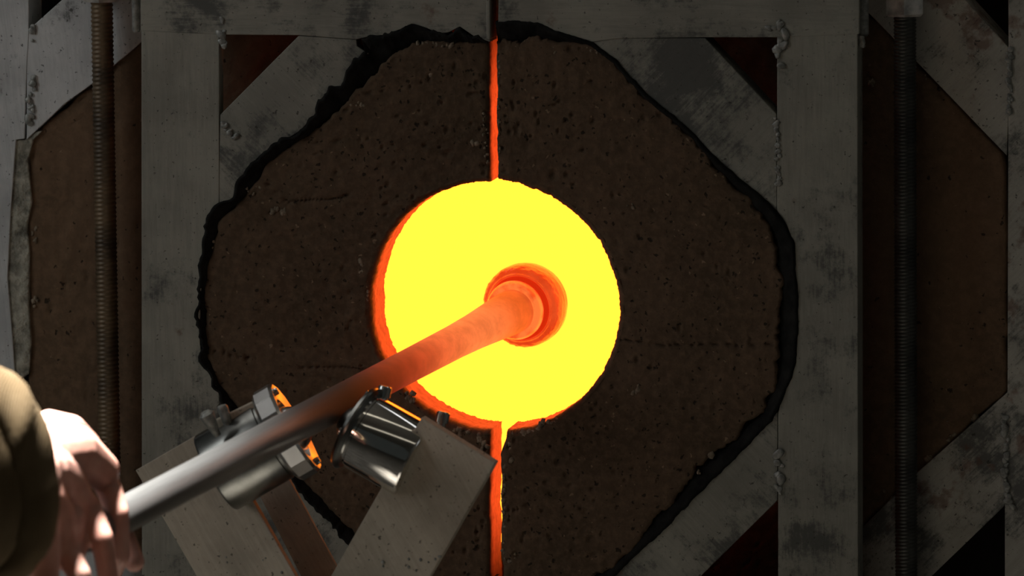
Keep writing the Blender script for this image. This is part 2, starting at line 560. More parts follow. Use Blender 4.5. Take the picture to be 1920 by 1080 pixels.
def polar_slab(name, parent, mat, seam_x, zc, hole_c, hole_r, outer, side, y0, thick, seed,
               nth=480, nfront=130, rough=0.0009, edge_in=0.0022, edge_out=0.0042, cracks=(), pits=120,
               rin_f=None, notch=0.0, seam_n=0.0012, tilt=0.0, slope=0.0):
    u = np.linspace(0, 1, nth)
    u = u - (0.8 / (2 * math.pi)) * np.sin(2 * math.pi * u)
    th = (math.pi / 2 + u * math.pi) if side < 0 else (math.pi / 2 - u * math.pi)
    org = (seam_x, zc)
    far = -0.05 * (-1 if side < 0 else 1)
    outer = [(seam_x + far, outer[0][1])] + list(outer) + [(seam_x + far, outer[-1][1])]
    rout = ray_poly(org, th, outer)
    if rin_f is not None:
        rin = rin_f(th, rout)
    else:
        dx, dz = hole_c[0] - org[0], hole_c[1] - org[1]
        pr = dx * np.cos(th) + dz * np.sin(th)
        rin = pr + np.sqrt(np.maximum(hole_r ** 2 - (dx * dx + dz * dz - pr * pr), 1e-8))
    ax, az = np.cos(th) * 20, np.sin(th) * 20
    rin = rin + edge_in * fbm(ax * 0.16, az * 0.16, seed, 3) + 0.35 * edge_in * fbm(ax * 1.3, az * 1.3, seed + 2, 3)
    rout = rout + edge_out * fbm(ax * 1.6, az * 1.6, seed + 5, 5)
    # profile: inner wall from the back, rounded lip, face, rounded edge, outer wall
    rows = []
    lip = 0.005
    for kk in range(14):
        rows.append(('w', 1 - kk / 14.0))
    for a in (15, 40, 65, 85):
        rows.append(('l', math.radians(a)))
    fr = np.linspace(0, 1, nfront)
    for f in fr:
        rows.append(('f', f))
    for a in (25, 60, 88):
        rows.append(('o', math.radians(a)))
    for kk in (0.3, 0.65, 1.0):
        rows.append(('b', kk))
    R = []; Y = []
    for kind, v in rows:
        if kind == 'w':
            R.append(rin + 0.0 * v); Y.append(np.full(nth, lip + v * (thick - lip)))
        elif kind == 'l':
            R.append(rin + lip * (1 - math.cos(v))); Y.append(np.full(nth, lip * (1 - math.sin(v))))
        elif kind == 'f':
            R.append((rin + lip) * (1 - v) + (rout - 0.003) * v); Y.append(np.zeros(nth))
        elif kind == 'o':
            R.append(rout - 0.003 + 0.003 * math.sin(v)); Y.append(np.full(nth, 0.003 * (1 - math.cos(v))))
        else:
            R.append(rout); Y.append(np.full(nth, 0.003 + v * (thick - 0.003)))
    R = np.array(R).T; Y = np.array(Y).T          # (nth, nrow)
    X = org[0] + R * np.cos(th)[:, None]
    Z = org[1] + R * np.sin(th)[:, None]
    ds = np.abs(X - seam_x)                        # distance to the seam
    face = np.array([1.0 if kd in 'f' else (0.5 if kd in 'lo' else 0.0) for kd, v in rows])[None, :]
    D = rough * fbm(X * 130, Z * 130, seed + 9, 4) + 2.0 * rough * fbm(X * 22, Z * 22, seed + 11, 3)
    rnd = np.random.RandomState(seed)
    ii = rnd.randint(0, nth, pits); jj = rnd.randint(20, 17 + nfront, pits)
    for i, j in zip(ii, jj):
        rr = rnd.uniform(0.0012, 0.0032)
        sx_, sz_ = rnd.uniform(0.6, 1.5), rnd.uniform(0.6, 1.5)
        d = np.hypot((X - X[i, j]) * sx_, (Z - Z[i, j]) * sz_) / rr
        D = D + np.where(d < 1.3, 0.0022 * np.clip(1.3 - d, 0, 1), 0)
    for path in cracks:
        wob = 0.0012 * fbm(X * 150, Z * 150, seed + 21, 3)
        d = seg_dist(X, Z + wob, path)
        D = D + 0.0035 * np.exp(-(d / 0.0007) ** 2)
    Y = Y + D * face
    if slope:                                   # filler that sinks towards the brick
        Y = Y + slope * np.array([1.0 if kd in 'wl' else (1 - v if kd == 'f' else 0.0) for kd, v in rows])[None, :]
    # inner wall texture
    wallm = 1 - np.array([1.0 if kd in 'fob' else 0.0 for kd, v in rows])[None, :]
    wn = 0.0012 * fbm(th[:, None] * 40 + 0 * Y, Y * 160, seed + 31, 4) * wallm
    X = X + wn * np.cos(th)[:, None]
    Z = Z + wn * np.sin(th)[:, None]
    # ragged seam edge, rounded corner
    sgn = -1 if side < 0 else 1
    rag = seam_n * fbm(Z * 75, Z * 0 + 3.3, seed + 41, 4) + 0.6 * seam_n * fbm(Z * 25, Z * 0 + 1.3, seed + 43, 2)
    X = X + sgn * (np.abs(rag) if False else rag) * np.exp(-ds / 0.005)
    Y = Y + 0.0035 * np.exp(-ds / 0.0022) * face
    X = X + tilt * np.clip((zc - Z) / 0.15, 0, 1.2) * np.exp(-ds / 0.03)
    if notch:
        # the corner of the lip at the seam is broken away
        dn = np.hypot(ds * 1.0, (Z - (zc - (hole_r))) * 0.8)
        X = X + sgn * notch * np.exp(-(dn / 0.010) ** 2)
    P = np.stack([X, Y + y0, Z], -1)
    # seam walls: carry both end columns back to the rear
    def wall(col, flip):
        cols = []
        for dk in (0.15, 0.3, 0.45, 0.6, 0.75, 0.9, 1.0):
            c = col.copy()
            yy = np.maximum(col[:, 1] - y0, dk * thick)
            c[:, 1] = y0 + yy
            c[:, 0] += sgn * 0.0012 * fbm(c[:, 2] * 150, yy * 150, seed + 51, 4)
            cols.append(c)
        return cols
    first = wall(P[0], False)[::-1]
    last = wall(P[-1], True)
    P = np.concatenate([np.array(first), P, np.array(last)], 0)
    me = grid_mesh(P)
    bm = bmesh.new(); bm.from_mesh(me); bpy.data.meshes.remove(me)
    return link(name, bm, mat, parent, True)


def pl(px, y):
    return [(p.x, p.z) for p in (on(a, b, y) for a, b in px)]


# ------------------------------------------------------------------ floor
fl = link('floor', box_bm((-4, -8, -0.1), (4, 3, 0.0)), M['floor'])
fl['kind'] = 'structure'
M['plaster'] = simple('painted_plaster', (0.55, 0.53, 0.48), 0.9, 0, 0.2, 5, 0.06, 0.1)
for nm, lo, hi in (('ceiling', (-4, -8, 4.2), (4, 3, 4.3)), ('wall_back', (-4, 2.9, 0), (4, 3.0, 4.2)), ('wall_right', (4, -8, 0), (4.1, 3, 4.2))):
    o = link(nm, box_bm(lo, hi), M['plaster'])
    o['kind'] = 'structure'

# ------------------------------------------------------------------ furnace body behind the doors
FC = on(926, 575, 0.0)                      # centre of the round opening
furn = thing('furnace', 'dark steel furnace body behind the doors with yellow white hot chamber', 'furnace',
             (FC.x, 0.45, 0.0))


def fpart(name, bm, mat, smooth=False):
    o = link(name, bm, mat, None, smooth)
    keep_world(o, furn)
    return o


# hot chamber: open-fronted drum and its back
seg = 96
bm = lathe_bm([(0.0, 0.30), (0.28, 0.30), (0.56, 0.30)], (FC.x, 0.162, FC.z), (0, 1, 0), seg, cap=False)
fpart('hot_lining', bm, M['glow'])
bm = lathe_bm([(0.0, 0.30), (0.012, 0.22), (0.014, 0.0005)], (FC.x, 0.722, FC.z), (0, 1, 0), seg, cap=False)
fpart('hot_back_wall', bm, M['glow_back'])
bm = lathe_bm([(0.0, 0.305), (0.0, 0.42), (0.64, 0.42), (0.64, 0.0005), (0.60, 0.0005), (0.60, 0.305), (0.0, 0.305)],
              (FC.x, 0.162, FC.z), (0, 1, 0), 64, cap=False)
fpart('drum_shell', bm, M['dark_plate'])
bm = bmesh.new()
fpy = 0.170
sq = [(FC.x - 0.85, FC.z - 0.62), (FC.x + 0.85, FC.z - 0.62), (FC.x + 0.85, FC.z + 0.75), (FC.x - 0.85, FC.z + 0.75)]
NF = 64
ringv = []
for i in range(NF):
    t = 2 * math.pi * (i + 0.5) / NF
    c, s = math.cos(t), math.sin(t)
    kx = min([v for v in ((0.85 / abs(c)) if abs(c) > 1e-6 else 9, (0.75 / s) if s > 1e-6 else ((-0.62 / s) if s < -1e-6 else 9))])
    row = []
    for rr, yy in ((0.42, fpy), (kx, fpy), (kx, fpy + 0.012), (0.42, fpy + 0.012)):
        row.append(bm.verts.new((FC.x + c * rr, yy, FC.z + s * rr)))
    ringv.append(row)
for i in range(NF):
    p, q = ringv[i], ringv[(i + 1) % NF]
    for j in range(4):
        bm.faces.new((p[j], p[(j + 1) % 4], q[(j + 1) % 4], q[j]))
fpart('front_plate', bm, M['dark_plate'])
zb = FC.z - 0.62
fpart('stand_top', box_bm((FC.x - 0.95, -0.03, zb - 0.03), (FC.x + 0.95, 0.85, zb)), M['dark_plate'])
for lx in (-0.88, 0.88):
    for ly in (0.02, 0.78):
        fpart('stand_leg', box_bm((FC.x + lx - 0.03, ly - 0.03, 0.0), (FC.x + lx + 0.03, ly + 0.03, zb - 0.03)), M['dark_plate'])
fpart('door_sill', box_bm((FC.x - 0.33, 0.0, zb), (FC.x + 0.33, 0.05, FC.z - 0.365)), M['dark_plate'])

# ------------------------------------------------------------------ inner pair of doors
YF, DF = -0.004, 0.035        # frame face and bar depth
HOLE_R = 0.1185
hole_c = (FC.x, FC.z)
left = thing('furnace_door', 'left inner furnace door, dark half-round brick in scuffed grey steel frame', 'furnace door',
             on(590, 1230, 0.02), 'inner furnace doors')
rightd = thing('furnace_door', 'right inner furnace door, half-round brick with a black sooty rim on its right', 'furnace door',
               on(1270, 1230, 0.02), 'inner furnace doors')


def dpart(door):
    def f(name, px, y, depth, mat, bevel=0.0007):
        o = plane_prism(name, px, y, depth, mat, None, bevel)
        keep_world(o, door)
        return o
    return f


dl = dpart(left)
slab_L = [(920, 77), (880, 80), (840, 79), (795, 78), (770, 86), (745, 95), (715, 122), (690, 148), (665, 172), (640, 203), (600, 235),
          (560, 262), (520, 290), (492, 314), (486, 335), (455, 370), (430, 395), (407, 420), (402, 450), (391, 490), (386, 530),
          (383, 580), (385, 640), (396, 690), (412, 722), (450, 772), (520, 850), (600, 935), (660, 1000), (760, 1106), (920, 1108)]
slab_R = [(933, 79), (970, 75), (1010, 74), (1060, 74), (1100, 78), (1125, 95), (1150, 115), (1180, 150), (1210, 180), (1240, 205), (1275, 235),
          (1300, 260), (1325, 290), (1350, 320), (1385, 355), (1410, 385), (1432, 412), (1455, 436), (1454, 468), (1462, 520),
          (1464, 570), (1464, 620), (1462, 660), (1458, 700), (1450, 735), (1430, 768), (1400, 800), (1370, 830), (1332, 858),
          (1310, 880), (1290, 905), (1270, 935), (1240, 960), (1215, 990), (1195, 1020), (1170, 1045), (1130, 1075), (1090, 1106), (938, 1108)]
mort_L = [(919, 76), (890, 66), (862, 47), (840, 58), (822, 60), (800, 50), (775, 42), (750, 52), (725, 62), (690, 66), (668, 84),
          (690, 98), (664, 112), (648, 130), (640, 160), (618, 165), (598, 186), (592, 210), (560, 244), (520, 268), (486, 290),
          (463, 312), (438, 346), (436, 368), (407, 388), (384, 408), (383, 440), (377, 500), (372, 570), (371, 630), (376, 680),
          (396, 712), (430, 775), (500, 850), (580, 938), (640, 1003), (730, 1108), (919, 1112)]
mort_R = [(934, 40), (975, 37), (1010, 42), (1040, 56), (1080, 66), (1112, 76), (1155, 110), (1186, 145), (1216, 175), (1246, 200), (1281, 230),
          (1307, 255), (1338, 287), (1380, 327), (1425, 362), (1462, 400), (1478, 422), (1491, 455), (1493, 500), (1498, 560),
          (1499, 620), (1495, 680), (1482, 720), (1467, 750), (1448, 788), (1400, 838), (1330, 908), (1270, 968), (1220, 1018), (1172, 1062), (1120, 1110), (936, 1112)]



def cut(line, a, b, inward=3.0):
    """points a..b of a filler outline, drawn a little towards the hole so that steel and filler meet"""
    out = []
    for i in (range(a, b + 1) if a <= b else range(a, b - 1, -1)):
        x, y = line[i]
        d = math.hypot(926 - x, 575 - y)
        out.append((x + (926 - x) / d * inward, y + (575 - y) / d * inward))
    return out


dl('frame_stile', [(265, 55), (411, 55), (411, 384), *cut(mort_L, 24, 31), (411, 740), (411, 1108), (266, 1108)], YF, 0.018, M['steel_v'])
dl('frame_rail', [(264, -85), (916, -85), *cut(mort_L, 0, 9), (668, 74), (560, 66), (412, 65), (264, 58)], YF - 0.0005, DF, M['steel_h'])
dl('frame_rail', [(266, 1109), (916, 1109), (916, 1228), (266, 1228)], YF, DF, M['steel_h'])
dl('frame_end_strip', [(911, -85), (918, -85), (919, 74), (912, 73)], YF - 0.0016, DF * 0.9, M['steel_v'], 0.0008)
dl('frame_brace', [(413, 215), (560, 67), (668, 74), *cut(mort_L, 10, 24)], YF + 0.0006, DF - 0.002, M['steel_d'])
dl('frame_brace', [(412, 935), (586, 1109), *cut(mort_L, 36, 30)], YF + 0.0006, DF - 0.002, M['steel_e'])

SEAM_L = on(919, 575, 0.0).x
SEAM_R = on(935, 575, 0.0).x
pl_L, pl_R = pl(slab_L, 0.0), pl(slab_R, 0.0)
crk = lambda px: pl(px, 0.0)
o = polar_slab('refractory_panel', None, M['brick'], SEAM_L, FC.z, hole_c, HOLE_R, pl_L, -1, 0.0, 0.065, 3,
               cracks=[crk([(560, 690), (640, 688), (705, 694)]), crk([(385, 652), (440, 668), (480, 672)]), crk([(495, 340), (540, 378), (640, 372)])], tilt=-0.0030)
keep_world(o, left)
o = polar_slab('refractory_panel', None, M['brick'], SEAM_R, FC.z, hole_c, HOLE_R, pl_R, 1, 0.0, 0.065, 8,
               cracks=[crk([(1160, 636), (1195, 640), (1240, 648), (1330, 646), (1400, 647), (1462, 645)])], notch=0.006, edge_out=0.0075, seam_n=0.0019, tilt=0.0004)
keep_world(o, rightd)


def mortar(door, seam_x, outer_px, slab_poly, side, seed, ragged):
    far = 0.05 if side < 0 else -0.05
    inner = [(seam_x + far, slab_poly[0][1])] + list(slab_poly) + [(seam_x + far, slab_poly[-1][1])]
    def rin(th, rout):
        return ray_poly((seam_x, FC.z), th, inner) - 0.010
    o = polar_slab('sooty_mortar', None, M['mortar'], seam_x, FC.z, hole_c, HOLE_R, pl(outer_px, 0.0), side, YF - 0.0022, 0.03, seed,
                   nth=420, nfront=14, rough=0.0012, edge_in=0.0, edge_out=ragged, pits=0, rin_f=rin, slope=0.014)
    keep_world(o, door)


mortar(left, SEAM_L, mort_L, pl_L, -1, 61, 0.006)
mortar(rightd, SEAM_R, mort_R, pl_R, 1, 67, 0.0018)

dr = dpart(rightd)
dr('frame_rail', [(936, -85), (1612, -85), (1611, 64), (1460, 70), (1322, 70), (1160, 72), *cut(mort_R, 5, 0)], YF - 0.0005, DF, M['steel_h'])
dr('frame_rail', [(938, 1109), (1612, 1109), (1612, 1228), (938, 1228)], YF, DF, M['steel_h'])
dr('frame_stile', [(1457, 55), (1608, 55), (1609, 1108), (1459, 1108), (1459, 776), *cut(mort_R, 23, 15), (1457, 394)], YF, DF, M['steel_v'])
dr('frame_brace', [(1322, 71), (1456, 214), (1457, 398), *cut(mort_R, 14, 5), (1150, 71)], YF + 0.0006, DF - 0.002, M['steel_e'])
dr('frame_brace', [(1458, 938), (1285, 1109), *cut(mort_R, 30, 24), (1458, 772)], YF + 0.0006, DF - 0.002, M['steel_d'])
# hinge barrels on the outer stile edges
for door, px0, px1, yb in ((left, 248, 263, 60), (rightd, 1607, 1629, 68)):
    c = on((px0 + px1) / 2, yb, YF + 0.012)
    r = abs(on(px1, yb, 0).x - on(px0, yb, 0).x) / 2
    o = link('hinge_barrel', lathe_bm([(0.0, r * 0.7), (0.002, r), (0.11, r), (0.112, r * 0.8)], c, (0, 0, 1), 20), M['weld'], None)
    auto_smooth(o)
    keep_world(o, door)


def weld(door, path, y, r, seed):
    o = bead('weld_bead', path, y, r, None, seed)
    keep_world(o, door)


weld(left, [(412, 40), (420, 66), (425, 90)], YF - 0.001, 0.0045, 1)
weld(left, [(414, 222), (424, 240), (440, 258)], YF - 0.0005, 0.003, 2)
weld(rightd, [(1440, 52), (1462, 44), (1470, 58), (1462, 90), (1459, 120)], YF - 0.001, 0.0042, 3)
weld(rightd, [(1456, 220), (1459, 270), (1458, 300), (1462, 345)], YF - 0.0005, 0.0026, 4)
weld(rightd, [(1456, 850), (1462, 880), (1459, 915), (1464, 930)], YF - 0.001, 0.0042, 5)
weld(rightd, [(1612, 66), (1617, 86)], YF + 0.004, 0.0035, 6)

# mineral scale: pale flaky streaks by the lower seam and a few smears on the face


def flakes(door, spots, seed, y=0.0002, name='mineral_scale'):
    rnd = random.Random(seed)
    bm = bmesh.new()
    for px, py, r, ex, ez, n in spots:
        for i in range(n):
            c = on(px + rnd.uniform(-1, 1) * ex, py + rnd.uniform(-1, 1) * ez, y)
            k = rnd.randint(6, 9)
            rr = r * rnd.uniform(0.4, 1.1)
            ring = []
            for j in range(k):
                t = 2 * math.pi * j / k
                q = rr * rnd.uniform(0.5, 1.2)
                ring.append(Vector((c.x + math.cos(t) * q, c.y, c.z + math.sin(t) * q * rnd.uniform(0.9, 1.4))))
            top = [bm.verts.new(v * 1.0) for v in ring]
            bot = [bm.verts.new(v + Vector((0, 0.002, 0))) for v in ring]
            apex = bm.verts.new(c + Vector((0, -0.0005 - rr * 0.08, 0)))
            for j in range(k):
                bm.faces.new((apex, top[j], top[(j + 1) % k]))
                bm.faces.new((top[j], top[(j + 1) % k], bot[(j + 1) % k], bot[j]))
    o = link(name, bm, M['scale'], None, True)
    o['kind'] = 'stuff'
    keep_world(o, door)


flakes(left, [(520, 396, 0.004, 14, 5, 8), (421, 636, 0.004, 5, 7, 4), (678, 505, 0.003, 5, 16, 8), (690, 545, 0.002, 3, 26, 7),
              (865, 812, 0.003, 16, 6, 8), (905, 830, 0.003, 8, 16, 9), (770, 745, 0.003, 10, 8, 8), (815, 82, 0.003, 40, 4, 9),
              (765, 112, 0.003, 16, 8, 6), (672, 196, 0.0025, 16, 8, 5), (810, 138, 0.003, 3, 4, 2), (890, 270, 0.003, 4, 5, 2),
              (762, 203, 0.002, 3, 3, 1), (910, 260, 0.0015, 5, 60, 16), (470, 360, 0.002, 20, 14, 6), (400, 445, 0.002, 5, 20, 4)], 1)
flakes(rightd, [(985, 815, 0.004, 25, 5, 12), (955, 850, 0.003, 5, 26, 14), (945, 960, 0.0025, 3, 90, 22), (1030, 800, 0.003, 30, 10, 8),
                (975, 850, 0.002, 4, 30, 8), (1195, 730, 0.004, 8, 8, 4), (1268, 430, 0.003, 5, 4, 2), (1330, 857, 0.004, 4, 4, 2),
                (1310, 885, 0.002, 6, 6, 2), (960, 1045, 0.003, 6, 12, 6), (936, 200, 0.0015, 2, 90, 22), (1180, 380, 0.002, 10, 10, 3),
                (1330, 295, 0.003, 6, 5, 2), (1115, 90, 0.0025, 14, 10, 5), (1000, 95, 0.002, 40, 8, 7)], 2)

# ------------------------------------------------------------------ outer pair of doors, behind
YO, TO = 0.071, 0.06
outl = thing('furnace_door', 'left outer furnace door behind threaded rod, brown brick in pale grey steel', 'furnace door',
             on(150, 1560, 0.1), 'outer furnace doors')
outr = thing('furnace_door', 'right outer furnace door behind black threaded rod, brown brick in rusty steel', 'furnace door',
             on(1700, 1560, 0.1), 'outer furnace doors')
ol, orr = dpart(outl), dpart(outr)
so_L = [(919, -232), (620, -232), (300, 42), (180, 150), (52, 260), (52, 890), (620, 1382), (919, 1382)]
so_R = [(933, -232), (1370, -232), (1640, 38), (1735, 135), (1888, 290), (1888, 735), (1720, 890), (1300, 1310), (1000, 1382), (933, 1382)]
c2 = on(926, 575, YO)
o = polar_slab('refractory_panel', None, M['brick_outer'], on(919, 575, YO).x, c2.z, (c2.x, c2.z), 0.236, pl(so_L, YO), -1, YO, TO, 23,
               nth=360, nfront=110, cracks=[pl([(60, 540), (110, 535), (175, 520)], YO)], pits=160)
keep_world(o, outl)
o = polar_slab('refractory_panel', None, M['brick_outer'], on(935, 575, YO).x, c2.z, (c2.x, c2.z), 0.236, pl(so_R, YO), 1, YO, TO, 29,
               nth=360, nfront=110, pits=200)
keep_world(o, outr)
yf = YO - 0.005
ol('frame_stile', [(-110, -400), (52, -400), (54, 60), (50, 130), (46, 260), (30, 262), (20, 400), (14, 520), (24, 640), (40, 900), (40, 1520), (-110, 1520)],
   yf, 0.05, M['steel_outer'])
ol('frame_brace', [(50, 62), (60, 50), (200, -75), (500, -345), (760, -235), (620, -225), (300, 48), (180, 152), (120, 195), (50, 262)], yf + 0.0006, 0.05, M['steel_outer'])
ol('frame_brace', [(40, 880), (40, 1090), (560, 1520), (760, 1400), (620, 1376)], yf + 0.0006, 0.05, M['steel_outer'])
ol('frame_rail', [(52, -400), (918, -400), (918, -235), (52, -235)], yf, 0.05, M['steel_outer'])
ol('frame_rail', [(40, 1385), (918, 1385), (918, 1540), (40, 1540)], yf, 0.05, M['steel_outer'])
ol('pale_putty', [(47, 262), (22, 262), (14, 330), (14, 380), (8, 450), (4, 520), (6, 560), (16, 610), (14, 660), (25, 720), (55, 700), (58, 640), (53, 560), (56, 480), (51, 420), (60, 380), (52, 300), (62, 262), (80, 245), (50, 250)],
   YO - 0.003, 0.02, M['putty'], 0.0012)
weld_l = lambda p, r, s: keep_world(bead('weld_bead', p, yf - 0.001, r, None, s), outl)
weld_l([(62, 52), (56, 62), (60, 75)], 0.004, 11)
weld_l([(60, 140), (62, 160), (56, 180), (58, 205), (52, 235)], 0.0035, 12)
orr('frame_stile', [(1889, -400), (2050, -400), (2050, 1540), (1884, 1540), (1884, 930), (1889, 740), (1891, 90)], yf, 0.05, M['steel_outer_r'])
orr('frame_brace', [(1735, 133), (1640, 36), (1370, -234), (1575, -234), (1810, 0), (1892, 90), (1892, 190), (1888, 292)], yf + 0.0006, 0.05, M['steel_outer_r'])
orr('frame_brace', [(1620, 986), (1720, 886), (1892, 733), (1884, 948), (1745, 1082), (1440, 1380), (1240, 1380)], yf + 0.0006, 0.05, M['steel_outer_r'])
orr('frame_rail', [(936, -400), (1890, -400), (1890, -236), (936, -236)], yf, 0.05, M['steel_outer_r'])
orr('frame_rail', [(936, 1384), (1884, 1384), (1884, 1540), (936, 1540)], yf, 0.05, M['steel_outer_r'])
weld_r = lambda p, r, s: keep_world(bead('weld_bead', p, yf - 0.001, r, None, s), outr)
weld_r([(1893, 92), (1895, 118), (1892, 160), (1894, 190), (1890, 215)], 0.0032, 14)
weld_r([(1884, 775), (1886, 810), (1889, 850), (1884, 880), (1888, 925), (1898, 950)], 0.0032, 15)
flakes(outr, [(1740, 857, 0.004, 6, 6, 3), (1785, 818, 0.003, 10, 8, 4), (1825, 783, 0.0035, 5, 5, 3), (1665, 930, 0.003, 10, 10, 4),
              (1633, 158, 0.004, 4, 6, 3), (1735, 145, 0.002, 4, 4, 2), (1770, 788, 0.002, 6, 4, 2)], 5, YO - 0.0006, 'mineral_scale')
flakes(outl, [(64, 440, 0.003, 4, 16, 5), (66, 560, 0.003, 4, 16, 5)], 6, YO - 0.0006, 'mineral_scale')


# ------------------------------------------------------------------ threaded rods
def threaded_rod(label, px, pw, mat, pitch, y, nut_px):
    c = on(px, 540, y)
    R = pw / 2 / 2000.0
    t = thing('threaded_rod', label, 'threaded rod', (c.x, c.y, 0.0), 'threaded rods')
    seg, sub = 22, 4
    z0, z1 = FC.z - 0.62, FC.z + 0.45
    n = int((z1 - z0) / pitch * sub)
    z = z0 + np.arange(n) * pitch / sub
    a = np.linspace(0, 2 * math.pi, seg, endpoint=False)
    ZZ, AA = np.meshgrid(z, a, indexing='ij')
    ph = (ZZ / pitch - AA / (2 * math.pi)) % 1.0
    tri = np.abs(ph - 0.5) * 2
    RR = R * (1 - 0.13 * tri)
    # the axis is upright in the photo: follow the camera's slight roll
    P = np.stack([RR * np.cos(AA), RR * np.sin(AA), ZZ], -1)
    o = link('shaft', grid_mesh(P, closed_v=True), mat, t, True)
    nz = on(px, nut_px, y).z
    nr = R * 1.78
    bm = lathe_bm([(0, nr * 0.86), (0.0025, nr), (0.026, nr), (0.029, nr * 0.86)], (0, 0, nz), (0, 0, 1), 6, phase=0.87)
    link('nut', bm, M['nut'], t)
    return t


threaded_rod('rusty brown threaded rod upright at left before outer brick', 200, 44, M['rod_rusty'], 0.0043, 0.044, 3)
threaded_rod('black threaded rod with hexagonal nut on top, upright at right', 1698, 44, M['rod_black'], 0.0034, 0.044, 30)

# ------------------------------------------------------------------ blowpipe with its gather
TIP = on(965, 582, 0.13)
HAND_D = 5.75
HND = at(235, 964, HAND_D)
pdir = (HND - TIP).normalized()               # from the hot tip towards the hand
PR = 0.0155
pipe = thing('blowpipe', 'long steel blowpipe reaching into the fiery hole, tip glowing orange with glass', 'blowpipe', TIP)
q = Vector((0, 0, 1)).rotation_difference(pdir)
pipe.rotation_mode = 'QUATERNION'
pipe.rotation_quaternion = q
L = (HND - TIP).length + 0.075
prof = [(0.0, 0.0208), (0.008, 0.0212), (0.025, 0.0208), (0.06, 0.0190), (0.10, 0.0172), (0.15, 0.0160), (0.25, PR), (0.40, PR), (0.7, PR), (L - 0.01, PR), (L, PR), (L, 0.010), (L - 0.01, 0.009)]
o = link('tube', lathe_bm(prof, (0, 0, 0), (0, 0, 1), 48), M['pipe'], pipe)
auto_smooth(o, 50)
gp = [(0.003, 0.0205), (0.0062, 0.0232), (0.0062, 0.0258), (0.003, 0.0280), (-0.001, 0.0288), (-0.004, 0.0284), (-0.0065, 0.0268),
      (-0.0105, 0.0268), (-0.0125, 0.0285), (-0.0125, 0.0305), (-0.0105, 0.0315), (-0.0105, 0.0325), (-0.0130, 0.0335), (-0.0140, 0.0365), (-0.0165, 0.0388), (-0.0215, 0.0402), (-0.030, 0.0405),
      (-0.040, 0.0388), (-0.052, 0.0335), (-0.062, 0.0250), (-0.068, 0.0140), (-0.070, 0.0005)]
# resample the outline finely, add ripples
s_ = np.array(gp)
tt = np.concatenate([[0], np.cumsum(np.hypot(*np.diff(s_, axis=0).T))])
NG = 130
uu = np.linspace(0, tt[-1], NG)
sz = np.interp(uu, tt, s_[:, 0]); rz = np.interp(uu, tt, s_[:, 1])
kern = np.ones(3) / 3
szp = np.convolve(np.pad(sz, 1, 'edge'), kern, 'valid'); rzp = np.convolve(np.pad(rz, 1, 'edge'), kern, 'valid')
A = np.linspace(0, 2 * math.pi, 160, endpoint=False)
UU, AA = np.meshgrid(uu, A, indexing='ij')
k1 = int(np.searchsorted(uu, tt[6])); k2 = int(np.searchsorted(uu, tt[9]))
rimw = np.clip(1 - np.abs(UU - tt[14]) / 0.006, 0, 1)
rip = 0.0009 * np.clip((UU - tt[10]) / 0.006, 0, 1) * fbm(np.cos(AA) * 2.2 + 7, np.sin(AA) * 2.2 + UU * 60, 91, 3) \
    + 0.0011 * rimw * fbm(np.cos(AA) * 14, np.sin(AA) * 14 + UU * 330, 95, 3)
RRg = rzp[:, None] + rip
GX = RRg * np.cos(AA); GY = RRg * np.sin(AA); GZ = szp[:, None] + 0.8 * rip
GP = np.stack([GX, GY, GZ], -1)
o = link('glass_gather', grid_mesh(GP[k2:], closed_v=True), M['gather'], pipe, True)
o['label'] = 'ball of molten orange glass behind the collar'
o = link('glass_collar', grid_mesh(GP[:k1 + 1], closed_v=True), M['collar'], pipe, True)
o['label'] = 'bright rounded glass collar round the pipe tip'
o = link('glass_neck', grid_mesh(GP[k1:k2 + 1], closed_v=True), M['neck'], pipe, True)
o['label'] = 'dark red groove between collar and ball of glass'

# ------------------------------------------------------------------ pipe rest (yoke)
# the pipe passes photo pixel (609, 776): find that point on its axis
best = min((abs(((TIP + pdir * s) - cam_loc).dot(CX) / ((TIP + pdir * s) - cam_loc).dot(-CZ) * FPX + 960 - 609), s) for s in [i * 0.001 for i in range(1200)])
OY = TIP + pdir * best[1]
YD = (OY - cam_loc).dot(-CZ)
MPP = YD / FPX                                # metres per photo pixel at the yoke
yn = pdir.copy()                              # rest plane faces along the pipe
yu = (Vector((0, 0, 1)) - yn * yn.z).normalized()
yr = yu.cross(yn).normalized()


def yk(px, py, off=0.0):
    """point of the rest's own plane seen at a photo pixel, off metres towards the hand"""
    d = ray(px, py)
    p0 = OY + yn * off
    return cam_loc + d * ((p0 - cam_loc).dot(yn) / d.dot(yn))


rest = thing('pipe_rest', 'V-shaped steel pipe rest with two shiny ball rollers holding the blowpipe', 'pipe rest',
             (yk(600, 1100).x, yk(600, 1100).y, 0.0))


def ypart(name, bm, mat, smooth=None, parent=rest):
    o = link(name, bm, mat, None)
    if smooth: auto_smooth(o, smooth)
    keep_world(o, rest)
    if parent is not rest:
        o.parent = parent
        o.matrix_parent_inverse = parent.matrix_parent_inverse.copy() if False else Matrix.Identity(4)
    return o


def lerp2(a, b, t):
    return (a[0] + (b[0] - a[0]) * t, a[1] + (b[1] - a[1]) * t)


# right arm: plate towards the viewer
off = 0.012
rp = [(790, 783), (928, 868), (720, 1230), (575, 1160)]
ypart('arm_plate', prism_bm([yk(a, b, off) for a, b in rp], -yn * 0.009, 0.0008), M['yoke'])
lp = [(254, 882), (395, 800), (640, 1232), (490, 1290)]
ypart('arm_plate', prism_bm([yk(a, b, off) for a, b in lp], -yn * 0.006, 0.0006), M['yoke'])
lf = [(455, 868), (520, 858), (668, 1130), (600, 1150)]
ypart('rear_plate', prism_bm([yk(a, b, -0.050) for a, b in lf], -yn * 0.003, 0.0006), M['yoke'])
